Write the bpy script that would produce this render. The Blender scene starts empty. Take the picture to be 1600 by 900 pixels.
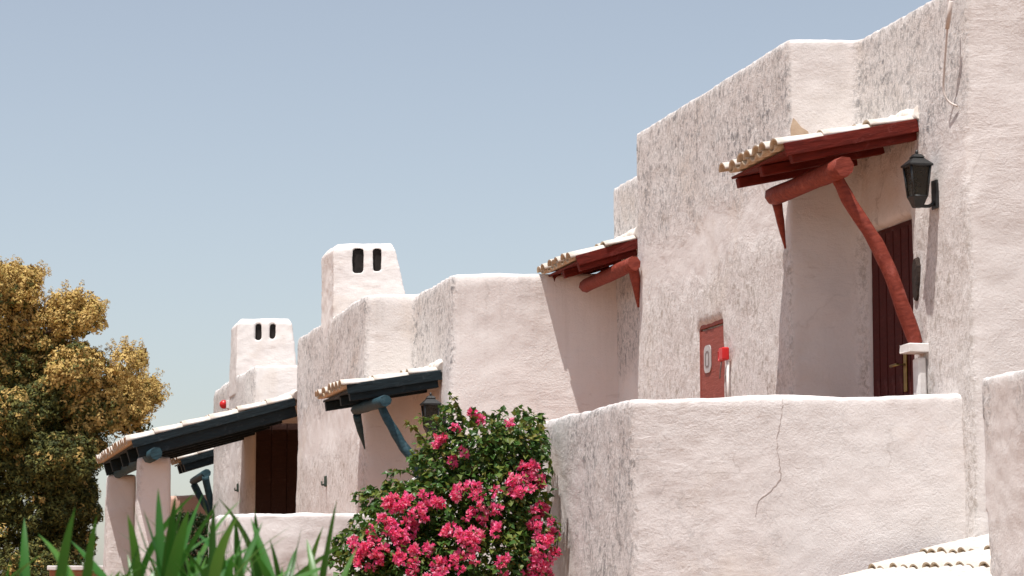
import bpy, bmesh, math, random
from mathutils import Vector, Matrix, noise
random.seed(7)
R = math.radians
scene = bpy.context.scene
col = scene.collection

# ------------------------------------------------------------------ camera
EYE = 1.6
F = 4000.0                       # focal length in photo pixels (1600 wide)
PITCH = math.atan(470.0 / F)
cam = bpy.data.cameras.new('camera'); camo = bpy.data.objects.new('camera', cam)
col.objects.link(camo)
cam.sensor_width = 36.0; cam.lens = 36.0 * F / 1600.0
cam.clip_start = 0.1; cam.clip_end = 2000
camo.location = (0, 0, EYE); camo.rotation_euler = (math.pi / 2 + PITCH, 0, 0)
cam.dof.use_dof = True; cam.dof.focus_distance = 18.5; cam.dof.aperture_fstop = 10.0
scene.camera = camo
# ------------------------------------------------------------------ sky, sun, exposure
TO_SUN = Vector((-0.20, -0.275, 1.0)).normalized()
SUN_EL = math.asin(TO_SUN.z); SUN_ROT = math.atan2(TO_SUN.x, TO_SUN.y)
world = bpy.data.worlds.new('World'); scene.world = world; world.use_nodes = True
wn = world.node_tree.nodes; wl = world.node_tree.links
for n in list(wn): wn.remove(n)
sky = wn.new('ShaderNodeTexSky'); sky.sky_type = 'NISHITA'; sky.sun_disc = False
sky.sun_elevation = SUN_EL; sky.sun_rotation = SUN_ROT
sky.air_density = 1.05; sky.dust_density = 0.8; sky.ozone_density = 1.5; sky.altitude = 50
hsv = wn.new('ShaderNodeHueSaturation'); hsv.inputs['Saturation'].default_value = 0.58
wb = wn.new('ShaderNodeBackground'); wb.inputs['Strength'].default_value = 0.105
wo = wn.new('ShaderNodeOutputWorld')
wl.new(sky.outputs[0], hsv.inputs['Color']); wl.new(hsv.outputs[0], wb.inputs['Color']); wl.new(wb.outputs[0], wo.inputs['Surface'])
sun = bpy.data.lights.new('sun', 'SUN'); suno = bpy.data.objects.new('sun', sun); col.objects.link(suno)
sun.energy = 4.8; sun.angle = R(0.53); sun.color = (1.0, 0.96, 0.925)
suno.rotation_euler = (-TO_SUN).to_track_quat('-Z', 'Y').to_euler()
vs = scene.view_settings
vs.view_transform = 'Standard'; vs.look = 'None'; vs.gamma = 1.0; vs.exposure = 0.26; vs.use_curve_mapping = False
scene.render.resolution_x = 1024; scene.render.resolution_y = 576

# ------------------------------------------------------------------ measuring helpers
K = 0.2375 * math.cos(PITCH)     # the side walls run back along (-K, 1)
nK = math.hypot(1, K)
T = Vector((-K / nK, 1 / nK, 0))         # along a side wall, away from the street corner
OUT = Vector((-1 / nK, -K / nK, 0))      # outward from a side wall
UP = Vector((0, 0, 1))
CAM = Vector((0, 0, EYE))
def ray(px, py):
    u = (px - 800) / F; v = (450 - py) / F
    c, s = math.cos(PITCH), math.sin(PITCH)
    return Vector((u, c - v * s, s + v * c))
def P(px, py, Y):
    d = ray(px, py); return CAM + d * (Y / d.y)
def onplane(px, py, p0, n):
    d = ray(px, py); return CAM + d * ((p0 - CAM).dot(n) / d.dot(n))

# ------------------------------------------------------------------ object helpers
def tag(o, label=None, cat=None, group=None, kind=None):
    if label: o['label'] = label
    if cat: o['category'] = cat
    if group: o['group'] = group
    if kind: o['kind'] = kind
    return o
def empty(name, loc, label, cat, group=None, M=None):
    o = bpy.data.objects.new(name, None); col.objects.link(o); o.empty_display_size = 0.1
    if M is not None: o.matrix_world = M
    else: o.location = loc
    return tag(o, label, cat, group)
def link(name, me, parent=None, loc=None, rot=None, scale=None):
    o = bpy.data.objects.new(name, me); col.objects.link(o)
    if parent: o.parent = parent
    if loc is not None: o.location = loc
    if rot is not None: o.rotation_euler = rot
    if scale is not None: o.scale = scale
    return o
def mesh(name, verts, faces, mats, smooth=False, fm=None):
    me = bpy.data.meshes.new(name); me.from_pydata([tuple(v) for v in verts], [], faces); 
    for m in (mats if isinstance(mats, (list, tuple)) else [mats]): me.materials.append(m)
    if fm: me.polygons.foreach_set('material_index', fm)
    if smooth: me.polygons.foreach_set('use_smooth', [True] * len(me.polygons))
    me.update(); return me
def bm_mesh(name, bm, mats, smooth=False):
    me = bpy.data.meshes.new(name); bm.normal_update(); bm.to_mesh(me); bm.free()
    for m in (mats if isinstance(mats, (list, tuple)) else [mats]): me.materials.append(m)
    if smooth: me.polygons.foreach_set('use_smooth', [True] * len(me.polygons))
    return me
def box_bm(sx, sy, sz, bev=0.0, seg=2, jitter=0.0):
    bm = bmesh.new(); bmesh.ops.create_cube(bm, size=1)
    bmesh.ops.scale(bm, vec=(sx, sy, sz), verts=bm.verts)
    if bev: bmesh.ops.bevel(bm, geom=bm.edges[:], offset=bev, segments=seg, affect='EDGES', profile=0.5)
    if jitter:
        for v in bm.verts: v.co += Vector([random.uniform(-jitter, jitter) for _ in range(3)])
    return bm
def box(name, size, mat, parent=None, M=None, bev=0.004, jitter=0.0, smooth=False):
    me = bm_mesh(name, box_bm(*size, bev=bev, jitter=jitter), mat, smooth)
    o = link(name, me, parent)
    if M is not None: o.matrix_local = M
    return o
def tube(name, pts, rad, mat, seg=10, wob=0.0, caps=True):
    pts = [Vector(p) for p in pts]; n = len(pts); V = []; Fc = []
    up = Vector((0.3, 0.9, 0.1)).normalized()
    for i, p in enumerate(pts):
        t = (pts[min(i + 1, n - 1)] - pts[max(i - 1, 0)]).normalized()
        a = t.cross(up).normalized(); b = t.cross(a).normalized()
        r = rad[i] if isinstance(rad, (list, tuple)) else rad
        for k in range(seg):
            q = 2 * math.pi * k / seg
            rr = r * (1 + wob * noise.noise(Vector((p.x * 9 + math.cos(q), p.y * 9 + math.sin(q), p.z * 9))))
            V.append(p + (a * math.cos(q) + b * math.sin(q)) * rr)
    for i in range(n - 1):
        for k in range(seg):
            k2 = (k + 1) % seg
            Fc.append((i * seg + k, i * seg + k2, (i + 1) * seg + k2, (i + 1) * seg + k))
    sm = [True] * len(Fc)
    if caps:
        Fc.append(tuple(range(seg))); Fc.append(tuple(reversed(range((n - 1) * seg, n * seg)))); sm += [False, False]
    me = mesh(name, V, Fc, mat); me.polygons.foreach_set('use_smooth', sm)
    bm = bmesh.new(); bm.from_mesh(me); bmesh.ops.recalc_face_normals(bm, faces=bm.faces); bm.to_mesh(me); bm.free()
    return me
def curve(pts, n=5):
    """Catmull-Rom through pts."""
    p = [Vector(q) for q in pts]; p = [p[0] * 2 - p[1]] + p + [p[-1] * 2 - p[-2]]; out = []
    for i in range(1, len(p) - 2):
        for k in range(n):
            t = k / n; a, b, c, d = p[i - 1:i + 3]
            out.append(0.5 * ((2 * b) + (c - a) * t + (2 * a - 5 * b + 4 * c - d) * t * t + (3 * b - a - 3 * c + d) * t ** 3))
    out.append(p[-2]); return out
def lerp_list(vals, n):
    out = []
    for i in range(n):
        f = i / (n - 1) * (len(vals) - 1); k = min(int(f), len(vals) - 2); out.append(vals[k] + (vals[k + 1] - vals[k]) * (f - k))
    return out

# ------------------------------------------------------------------ materials
def mat(name):
    m = bpy.data.materials.new(name); m.use_nodes = True
    nt = m.node_tree; b = nt.nodes['Principled BSDF']; return m, nt, b
def nd(nt, typ, **kw):
    n = nt.nodes.new(typ)
    for k, v in kw.items():
        if k in n.inputs: n.inputs[k].default_value = v
        else: setattr(n, k, v)
    return n
def ramp(nt, src, stops):
    r = nt.nodes.new('ShaderNodeValToRGB'); e = r.color_ramp.elements
    while len(e) < len(stops): e.new(0.5)
    for x, (p, c) in zip(e, stops):
        x.position = p; x.color = (c, c, c, 1) if isinstance(c, (int, float)) else (*c, 1)
    nt.links.new(src, r.inputs[0]); return r.outputs[0]
def mix(nt, fac, a, b, mode='MIX'):
    m = nt.nodes.new('ShaderNodeMix'); m.data_type = 'RGBA'; m.blend_type = mode; L = nt.links
    if isinstance(fac, (int, float)): m.inputs[0].default_value = fac
    else: L.new(fac, m.inputs[0])
    for i, x in ((6, a), (7, b)):
        if isinstance(x, tuple): m.inputs[i].default_value = (*x, 1)
        else: L.new(x, m.inputs[i])
    return m.outputs[2]
def mth(nt, op, a, b=None, clamp=False):
    m = nt.nodes.new('ShaderNodeMath'); m.operation = op; m.use_clamp = clamp
    for i, x in ((0, a), (1, b)):
        if x is None: continue
        if isinstance(x, (int, float)): m.inputs[i].default_value = x
        else: nt.links.new(x, m.inputs[i])
    return m.outputs[0]
def nz(nt, vec, scale, detail=4, rough=0.6, dist=0.0):
    n = nd(nt, 'ShaderNodeTexNoise', Scale=scale, Detail=detail, Roughness=rough, Distortion=dist)
    nt.links.new(vec, n.inputs['Vector']); return n.outputs[0]

def plaster(name, base=(0.755, 0.714, 0.680), grime=1.0, cracks=0.35, rough_k=1.0, warm=0.42, ztop=None):
    """Lime-washed rough stucco; sides facing OUT carry grey grime and darker grain."""
    m, nt, b = mat(name); L = nt.links
    geo = nd(nt, 'ShaderNodeNewGeometry')
    pos = geo.outputs['Position']; nor = geo.outputs['Normal']
    mp = nd(nt, 'ShaderNodeMapping'); mp.inputs['Scale'].default_value = (1, 1, 0.80); L.new(pos, mp.inputs[0]); sv = mp.outputs[0]
    dt = nd(nt, 'ShaderNodeVectorMath', operation='DOT_PRODUCT'); L.new(nor, dt.inputs[0]); dt.inputs[1].default_value = OUT
    side = ramp(nt, dt.outputs['Value'], [(0.35, 0.0), (0.85, 1.0)])
    # broad patches: rough weathered render against repainted smooth render
    big = nz(nt, pos, 0.75, 3, 0.55, 0.6)
    patch = ramp(nt, big, [(0.44, 0.0), (0.56, 1.0)])
    if ztop:      # rain-washed band under the roof edge, a repainted smooth band, then coarse pebbly render below
        sp = nd(nt, 'ShaderNodeSeparateXYZ'); L.new(pos, sp.inputs[0])
        hh = mth(nt, 'ADD', mth(nt, 'SUBTRACT', ztop, sp.outputs[2]), mth(nt, 'MULTIPLY', mth(nt, 'SUBTRACT', nz(nt, pos, 1.6, 6, 0.7, 0.5), 0.5), 0.95))
        hs = mth(nt, 'DIVIDE', hh, 4.0)
        topb = ramp(nt, hs, [(0.19, 1.0), (0.25, 0.0)]); lowb = ramp(nt, hs, [(0.315, 0.0), (0.37, 1.0)])
        patch = mth(nt, 'ADD', topb, mth(nt, 'MULTIPLY', lowb, 0.85))
    grain = nz(nt, sv, 21, 8, 0.76, 0.5)
    grain2 = nz(nt, sv, 55, 5, 0.75)
    dark = mth(nt, 'MULTIPLY', ramp(nt, grain, [(0.485, 0.0), (0.585, 1.0)]), mth(nt, 'MULTIPLY', side, patch))
    clump = ramp(nt, nz(nt, pos, 2.8, 6, 0.68, 0.8), [(0.36, 0.22), (0.52, 0.75), (0.66, 1.25)])
    dark = mth(nt, 'MULTIPLY', mth(nt, 'MULTIPLY', dark, clump), 1.05 * grime, True)
    fine = ramp(nt, grain2, [(0.49, 0.0), (0.60, 1.0)])
    fine = mth(nt, 'MULTIPLY', fine, mth(nt, 'MULTIPLY', mth(nt, 'ADD', mth(nt, 'MULTIPLY', mth(nt, 'MULTIPLY', side, mth(nt, 'ADD', mth(nt, 'MULTIPLY', patch, 0.9), 0.1)), 0.62 * grime), 0.05), 0.75))
    tone = nz(nt, pos, 1.7, 5, 0.6)
    c = mix(nt, ramp(nt, tone, [(0.35, 0.0), (0.7, 1.0)]), base, tuple(x * k for x, k in zip(base, (0.955, 0.93, 0.925))))
    ochre = ramp(nt, nz(nt, pos, 0.9, 6, 0.65, 0.4), [(0.56, 0.0), (0.72, 1.0)])
    c = mix(nt, mth(nt, 'MULTIPLY', ochre, warm), c, (0.58, 0.46, 0.35))
    c = mix(nt, dark, c, mix(nt, lowb, (0.255, 0.247, 0.245), (0.40, 0.345, 0.30)) if ztop else (0.27, 0.26, 0.255))
    c = mix(nt, fine, c, (0.36, 0.33, 0.31))
    if ztop:
        mp3 = nd(nt, 'ShaderNodeMapping'); mp3.inputs['Scale'].default_value = (9, 9, 0.55); L.new(pos, mp3.inputs[0])
        stk = ramp(nt, nz(nt, mp3.outputs[0], 1.0, 6, 0.7), [(0.50, 0.0), (0.70, 1.0)])
        stm = ramp(nt, mth(nt, 'DIVIDE', hh, 4.0), [(0.02, 1.0), (0.30, 0.0)])
        c = mix(nt, mth(nt, 'MULTIPLY', mth(nt, 'MULTIPLY', stk, stm), 0.30), c, (0.40, 0.36, 0.32))
    # trowel strokes: long, flat ripples
    mp2 = nd(nt, 'ShaderNodeMapping'); mp2.inputs['Scale'].default_value = (0.55, 0.55, 1.5); L.new(pos, mp2.inputs[0])
    strokes = mth(nt, 'MULTIPLY', nz(nt, mp2.outputs[0], 9, 8, 0.7, 0.3), ramp(nt, nz(nt, pos, 0.85, 4), [(0.42, 0.05), (0.60, 1.0)]))
    # brown crevices where the trowel dragged
    mp4 = nd(nt, 'ShaderNodeMapping'); mp4.inputs['Scale'].default_value = (0.6, 0.6, 1.9); L.new(pos, mp4.inputs[0])
    pock = ramp(nt, nz(nt, mp4.outputs[0], 6.5, 8, 0.72, 0.4), [(0.60, 0.0), (0.69, 1.0)])
    pock = mth(nt, 'MULTIPLY', pock, ramp(nt, nz(nt, pos, 0.85, 4), [(0.42, 0.1), (0.58, 1.0)]))
    c = mix(nt, mth(nt, 'MULTIPLY', pock, 0.42), c, (0.40, 0.31, 0.26))
    # cracks
    if cracks:
        vd = nd(nt, 'ShaderNodeVectorMath', operation='ADD'); w = nd(nt, 'ShaderNodeTexNoise', Scale=2.6, Detail=5.0)
        L.new(pos, w.inputs['Vector']); sc = nd(nt, 'ShaderNodeVectorMath', operation='SCALE'); L.new(w.outputs[1], sc.inputs[0]); sc.inputs['Scale'].default_value = 0.55
        L.new(pos, vd.inputs[0]); L.new(sc.outputs[0], vd.inputs[1])
        vo = nd(nt, 'ShaderNodeTexVoronoi', feature='DISTANCE_TO_EDGE', Scale=0.62); L.new(vd.outputs[0], vo.inputs['Vector'])
        ck = ramp(nt, vo.outputs['Distance'], [(0.0, 1.0), (0.006, 0.0)])
        ck = mth(nt, 'MULTIPLY', ck, ramp(nt, nz(nt, pos, 0.9, 2), [(0.5, 0.0), (0.62, 1.0)]))
        c = mix(nt, mth(nt, 'MULTIPLY', ck, cracks), c, (0.30, 0.25, 0.22))
    L.new(c, b.inputs['Base Color']); b.inputs['Roughness'].default_value = 0.92
    b.inputs['Specular IOR Level'].default_value = 0.15
    amt = mth(nt, 'ADD', mth(nt, 'MULTIPLY', mth(nt, 'MULTIPLY', patch, side), 0.8), 0.22)
    hgt = mth(nt, 'ADD', mth(nt, 'MULTIPLY', mth(nt, 'ADD', grain, mth(nt, 'MULTIPLY', grain2, 0.5)), amt), mth(nt, 'MULTIPLY', strokes, 0.65))
    pits = nz(nt, pos, 55, 5, 0.7)
    hgt = mth(nt, 'ADD', hgt, mth(nt, 'MULTIPLY', mth(nt, 'MULTIPLY', pits, ramp(nt, nz(nt, pos, 1.1, 4, 0.6), [(0.40, 0.10), (0.60, 1.0)])), 0.34))
    bp = nd(nt, 'ShaderNodeBump', Strength=0.62 * rough_k, Distance=0.030); L.new(hgt, bp.inputs['Height']); L.new(bp.outputs[0], b.inputs['Normal'])
    return m
def painted_wood(name, c1, c2, rough=0.6):
    m, nt, b = mat(name); L = nt.links
    tc = nd(nt, 'ShaderNodeTexCoord'); oi = nd(nt, 'ShaderNodeObjectInfo')
    mp = nd(nt, 'ShaderNodeMapping'); mp.inputs['Scale'].default_value = (3, 14, 14); L.new(tc.outputs['Object'], mp.inputs[0])
    g = nz(nt, mp.outputs[0], 3, 6, 0.65)
    c = mix(nt, ramp(nt, g, [(0.35, 0.0), (0.7, 1.0)]), c1, c2)
    wear = ramp(nt, nz(nt, tc.outputs['Object'], 9, 6, 0.7), [(0.58, 0.0), (0.70, 1.0)])
    c = mix(nt, mth(nt, 'MULTIPLY', wear, 0.5), c, tuple(min(1, x * 1.5 + 0.05) for x in c1))
    L.new(c, b.inputs['Base Color']); b.inputs['Roughness'].default_value = rough; b.inputs['Specular IOR Level'].default_value = 0.2
    bp = nd(nt, 'ShaderNodeBump', Strength=0.75, Distance=0.008); L.new(g, bp.inputs['Height']); L.new(bp.outputs[0], b.inputs['Normal'])
    return m
def simple(name, c1, c2=None, scale=20, rough=0.7, bump=0.15, spec=0.3, metal=0.0):
    m, nt, b = mat(name); L = nt.links
    tc = nd(nt, 'ShaderNodeTexCoord'); g = nz(nt, tc.outputs['Object'], scale, 5, 0.65)
    c2 = c2 or tuple(x * 0.8 for x in c1)
    L.new(mix(nt, ramp(nt, g, [(0.35, 0.0), (0.68, 1.0)]), c1, c2), b.inputs['Base Color'])
    b.inputs['Roughness'].default_value = rough; b.inputs['Specular IOR Level'].default_value = spec; b.inputs['Metallic'].default_value = metal
    bp = nd(nt, 'ShaderNodeBump', Strength=bump, Distance=0.01); L.new(g, bp.inputs['Height']); L.new(bp.outputs[0], b.inputs['Normal'])
    return m
def leafy(name, cols, rough=0.5, trans=0.25):
    """Leaf material: a colour of its own for every leaf (mesh island)."""
    m, nt, b = mat(name); L = nt.links
    geo = nd(nt, 'ShaderNodeNewGeometry'); oi = nd(nt, 'ShaderNodeObjectInfo')
    s = mth(nt, 'FRACT', mth(nt, 'ADD', geo.outputs['Random Per Island'], oi.outputs['Random']))
    c = ramp(nt, s, [(i / max(1, len(cols) - 1), x) for i, x in enumerate(cols)])
    L.new(c, b.inputs['Base Color']); b.inputs['Roughness'].default_value = rough; b.inputs['Specular IOR Level'].default_value = 0.35
    tr = nd(nt, 'ShaderNodeBsdfTranslucent'); L.new(c, tr.inputs['Color'])
    ms = nd(nt, 'ShaderNodeMixShader'); ms.inputs[0].default_value = trans
    out = [n for n in nt.nodes if n.type == 'OUTPUT_MATERIAL'][0]
    L.new(b.outputs[0], ms.inputs[1]); L.new(tr.outputs[0], ms.inputs[2]); L.new(ms.outputs[0], out.inputs['Surface'])
    return m

M_wall = plaster('lime_plaster_weathered', grime=1.0, ztop=5.36)
M_wallb = plaster('lime_plaster_low_wall', grime=1.0)
M_wall2 = plaster('lime_plaster', grime=0.95, ztop=4.33)
M_terr = plaster('lime_plaster_terrace', base=(0.71, 0.668, 0.640), grime=0.95, cracks=0.6)
M_far = plaster('lime_plaster_far', grime=0.8, cracks=0.0, ztop=4.36)
M_chim = plaster('lime_plaster_chimney', grime=0.35, cracks=0.0, rough_k=0.8)
M_pink = simple('pink_render', (0.62, 0.40, 0.31), (0.55, 0.33, 0.25), 6)
M_red = painted_wood('red_oxide_paint', (0.27, 0.055, 0.034), (0.15, 0.026, 0.017))
M_rshade = painted_wood('shaded_red_oxide_paint', (0.15, 0.016, 0.009), (0.085, 0.010, 0.006), 0.75)  # same red paint darkened for roof timbers, their shade put into the colour
M_blue = painted_wood('dark_teal_paint', (0.030, 0.075, 0.092), (0.016, 0.036, 0.046))
M_bshade = painted_wood('shaded_teal_paint', (0.014, 0.026, 0.031), (0.008, 0.014, 0.017))  # teal paint taken near black, shade under the roofs painted in
M_reddoor = painted_wood('red_door_paint', (0.075, 0.009, 0.006), (0.055, 0.007, 0.005), 0.65)
M_tilew = simple('limewashed_tile', (0.80, 0.77, 0.73), (0.58, 0.50, 0.41), 9, 0.85, 0.25, 0.2)
M_clay = simple('weathered_clay', (0.60, 0.50, 0.37), (0.42, 0.31, 0.20), 25, 0.9, 0.3, 0.15)
M_white = simple('white_paint', (0.80, 0.77, 0.74), (0.70, 0.66, 0.62), 18, 0.85, 0.25, 0.2)
M_iron = simple('black_iron', (0.010, 0.011, 0.011), (0.02, 0.021, 0.02), 40, 0.45, 0.2, 0.5)
M_brass = simple('aged_brass', (0.45, 0.30, 0.10), (0.30, 0.19, 0.07), 30, 0.35, 0.1, 0.5, 1.0)
M_cab = painted_wood('faded_red_paint', (0.30, 0.072, 0.050), (0.24, 0.055, 0.040), 0.55)
M_alarm = simple('signal_red', (0.62, 0.012, 0.012), (0.5, 0.01, 0.01), 10, 0.35, 0.05, 0.5)
M_plate = simple('grey_plate', (0.50, 0.47, 0.45), (0.42, 0.39, 0.38), 18, 0.5, 0.1)
M_dark = simple('dark_print', (0.26, 0.22, 0.21), None, 10, 0.7, 0.0)
M_brown = painted_wood('dark_brown_paint', (0.055, 0.026, 0.020), (0.042, 0.020, 0.016), 0.7)
M_hole = simple('bare_dark_render', (0.055, 0.038, 0.03), (0.02, 0.014, 0.012), 30, 1.0, 0.8)
M_slitshade = simple('painted_slit_shade', (0.025, 0.02, 0.018), (0.012, 0.01, 0.009), 12, 1.0, 0.3)  # dark colour stands in for the shade inside the chimney slits
M_crack = simple('crack_mortar', (0.52, 0.45, 0.41), (0.40, 0.34, 0.31), 20, 1.0, 0.4)  # brown-grey colour of the crack line
M_ochre = simple('ochre_mortar', (0.55, 0.42, 0.30), (0.42, 0.30, 0.21), 12, 0.95, 0.6)
M_floor = simple('terracotta_floor', (0.46, 0.185, 0.075), (0.38, 0.145, 0.06), 5, 0.8, 0.1)
M_cable = simple('pale_cable', (0.62, 0.55, 0.50), (0.5, 0.44, 0.40), 30, 0.6)
M_green = simple('green_bronze', (0.05, 0.075, 0.055), (0.03, 0.045, 0.035), 30, 0.6)
M_bark = simple('bark', (0.10, 0.065, 0.042), (0.05, 0.033, 0.022), 14, 0.95, 0.8)
M_stem = simple('green_stem', (0.09, 0.11, 0.035), (0.06, 0.08, 0.03), 14, 0.7)
mg, ntg, bg = mat('lantern_glass')
bg.inputs['Base Color'].default_value = (0.10, 0.085, 0.06, 1); bg.inputs['Roughness'].default_value = 0.25
bg.inputs['Transmission Weight'].default_value = 0.75; bg.inputs['IOR'].default_value = 1.3
gt = nd(ntg, 'ShaderNodeTexCoord'); gr = nz(ntg, gt.outputs['Object'], 30, 4)
ntg.links.new(ramp(ntg, gr, [(0.3, 0.15), (0.7, 0.5)]), bg.inputs['Roughness'])
M_glass = mg
M_leaf = leafy('bougainvillea_leaf', [(0.030, 0.075, 0.016), (0.055, 0.13, 0.024), (0.085, 0.17, 0.03), (0.045, 0.105, 0.022), (0.16, 0.20, 0.035)], 0.42, 0.28)
M_young = leafy('bougainvillea_young_leaf', [(0.20, 0.24, 0.04), (0.12, 0.18, 0.03), (0.27, 0.22, 0.06)], 0.5, 0.35)
M_bract = leafy('bougainvillea_bract', [(0.88, 0.07, 0.27), (0.94, 0.20, 0.42), (0.66, 0.02, 0.13), (0.96, 0.45, 0.58), (0.86, 0.08, 0.16), (0.92, 0.13, 0.36)], 0.6, 0.30)
M_olean = leafy('strap_leaf', [(0.03, 0.12, 0.016), (0.05, 0.18, 0.022), (0.035, 0.14, 0.02), (0.09, 0.22, 0.035), (0.06, 0.16, 0.03)], 0.36, 0.3)
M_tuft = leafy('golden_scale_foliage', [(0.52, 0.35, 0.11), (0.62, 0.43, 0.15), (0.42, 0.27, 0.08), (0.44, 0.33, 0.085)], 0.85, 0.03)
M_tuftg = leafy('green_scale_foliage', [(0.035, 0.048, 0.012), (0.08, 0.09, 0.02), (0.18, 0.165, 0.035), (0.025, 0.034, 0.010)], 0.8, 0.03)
M_filler = leafy('dark_filler_leaf', [(0.02, 0.04, 0.012), (0.03, 0.055, 0.016), (0.04, 0.06, 0.02)], 0.6, 0.2)
# ground
mG, ntG, bG = mat('dry_earth')
gp = nd(ntG, 'ShaderNodeNewGeometry'); g1 = nz(ntG, gp.outputs['Position'], 0.6, 8, 0.65); g2 = nz(ntG, gp.outputs['Position'], 14, 6, 0.7)
cg = mix(ntG, ramp(ntG, g1, [(0.35, 0.0), (0.65, 1.0)]), (0.33, 0.16, 0.075), (0.25, 0.125, 0.06))
cg = mix(ntG, ramp(ntG, g2, [(0.5, 0.0), (0.75, 0.5)]), cg, (0.09, 0.06, 0.042))
ntG.links.new(cg, bG.inputs['Base Color']); bG.inputs['Roughness'].default_value = 0.95
bpg = nd(ntG, 'ShaderNodeBump', Strength=0.6, Distance=0.03); ntG.links.new(g2, bpg.inputs['Height']); ntG.links.new(bpg.outputs[0], bG.inputs['Normal'])

# ------------------------------------------------------------------ stucco solids
def prism_bm(bm, pts, z0, z1):
    vb = [bm.verts.new((p[0], p[1], z0)) for p in pts]; vt = [bm.verts.new((p[0], p[1], z1)) for p in pts]
    n = len(pts)
    for i in range(n): bm.faces.new((vb[i], vb[(i + 1) % n], vt[(i + 1) % n], vt[i]))
    bm.faces.new(vt); bm.faces.new(tuple(reversed(vb)))
def displace(me, amp, seed=0.0):
    a1, a2, a3 = amp; o = Vector((seed, seed * 1.7, -seed))
    cos = [v.co.copy() for v in me.vertices]; nn = [v.normal.copy() for v in me.vertices]
    N = noise.noise
    for v, c, n in zip(me.vertices, cos, nn):
        q = c + o
        v.co = c + n * (a1 * N(q * 1.3) + a2 * N(q * 5.0) + a3 * N(q * 15.0))
def stucco(name, prisms, m, parent=None, voxel=0.04, smooth=4, cuts=(), amp=(0.018, 0.008, 0.005), seed=0.0, bm=None):
    """Overlapping prisms fused by a voxel remesh: rounded, hand-plastered edges. cuts are corner lists of niches."""
    if bm is None:
        bm = bmesh.new()
        for pts, z0, z1 in prisms: prism_bm(bm, pts, z0, z1)
    bmesh.ops.recalc_face_normals(bm, faces=bm.faces)
    tmp = link('tmp', bm_mesh('tmp', bm, m)); extra = []
    if cuts:
        cb = bmesh.new()
        for c8 in cuts:
            v = [cb.verts.new(p) for p in c8]
            for f in ((0, 1, 2, 3), (7, 6, 5, 4), (0, 4, 5, 1), (1, 5, 6, 2), (2, 6, 7, 3), (3, 7, 4, 0)): cb.faces.new([v[i] for i in f])
        bmesh.ops.recalc_face_normals(cb, faces=cb.faces)
        co = link('tmpcut', bm_mesh('tmpcut', cb, m)); extra.append(co)
        bo = tmp.modifiers.new('b', 'BOOLEAN'); bo.operation = 'DIFFERENCE'; bo.object = co; bo.solver = 'EXACT'
    rm = tmp.modifiers.new('r', 'REMESH'); rm.mode = 'VOXEL'; rm.voxel_size = voxel; rm.use_smooth_shade = True
    sm = tmp.modifiers.new('s', 'SMOOTH'); sm.factor = 0.5; sm.iterations = smooth
    dg = bpy.context.evaluated_depsgraph_get()
    me = bpy.data.meshes.new_from_object(tmp.evaluated_get(dg)); me.name = name
    for o in [tmp] + extra: bpy.data.objects.remove(o)
    displace(me, amp, seed)
    me.materials.clear(); me.materials.append(m)
    me.polygons.foreach_set('use_smooth', [True] * len(me.polygons))
    if parent is not None: me.transform(parent.matrix_world.inverted())
    return link(name, me, parent)
def box8(p0, a, b, c):
    """corners of the box at p0 spanned by vectors a, b, c"""
    return [p0, p0 + a, p0 + a + b, p0 + b, p0 + c, p0 + a + c, p0 + a + b + c, p0 + b + c]

# ------------------------------------------------------------------ ground
gm = mesh('ground', [(-600, -200, 0), (600, -200, 0), (600, 1000, 0), (-600, 1000, 0)], [(0, 1, 2, 3)], mG)
tag(link('ground', gm), kind='structure')

# ------------------------------------------------------------------ HOUSE 1 (tall, red door)
def back(p, Y):   # slide a plan point along the side-wall direction to depth Y
    return Vector((p.x - K * (Y - p.y), Y, p.z))
a1 = P(1230, 60, 17.5); c1 = P(1340, 59, 17.5); e1 = back(c1, 15.7); f1 = back(a1, 21.2)
Z1 = a1.z
h1 = empty('house', (3.5, 18, 0), 'tall white stucco house with red door and stepped corner', 'house'); bpy.context.view_layer.update()
dz1 = P(1415, 336, 16.65).z          # door head
FLOOR1 = EYE + 0.45
d_near = back(c1, 16.64)
d0 = Vector((d_near.x, d_near.y, FLOOR1)) + OUT * 0.15
niche1 = box8(d0, T * 0.80, -OUT * 0.27, UP * (dz1 - FLOOR1))
cab_n = onplane(1128, 505, a1, OUT); cab_f = onplane(1088, 505, a1, OUT)
cab_w = (cab_f - cab_n).dot(T); cab_top = onplane(1108, 503, a1, OUT).z; cab_h = 1.0
cab0 = Vector((cab_n.x, cab_n.y, cab_top - cab_h))
nicheC = box8(cab0 + OUT * 0.1, T * cab_w, -OUT * 0.17, UP * cab_h)
wall1 = stucco('wall', [([e1.xy, (6.5, 15.7), (6.5, 21.2), f1.xy, a1.xy, c1.xy], -0.1, Z1)], M_wall, h1, 0.035, 4, (niche1, nicheC), (0.016, 0.007, 0.004))
# lower continuation behind the tall wall
r0 = f1 - OUT * 0.10; r1 = back(r0, 22.35)
zb = P(955, 290, 22.2).z
stucco('rear_wall', [([back(r0, 20.9).xy, (4.5, 20.9), (4.5, 22.35), r1.xy], -0.1, zb)], M_wall2, h1, 0.05, 3, (), (0.02, 0.008, 0.004), 3.0)
def local(o, Mw):      # set a world matrix on a child of a pure-translation empty
    o.matrix_local = o.parent.matrix_world.inverted() @ Mw
def frame(p, x, y, z):
    return Matrix(((x.x, y.x, z.x, p.x), (x.y, y.y, z.y, p.y), (x.z, y.z, z.z, p.z), (0, 0, 0, 1)))
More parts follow.
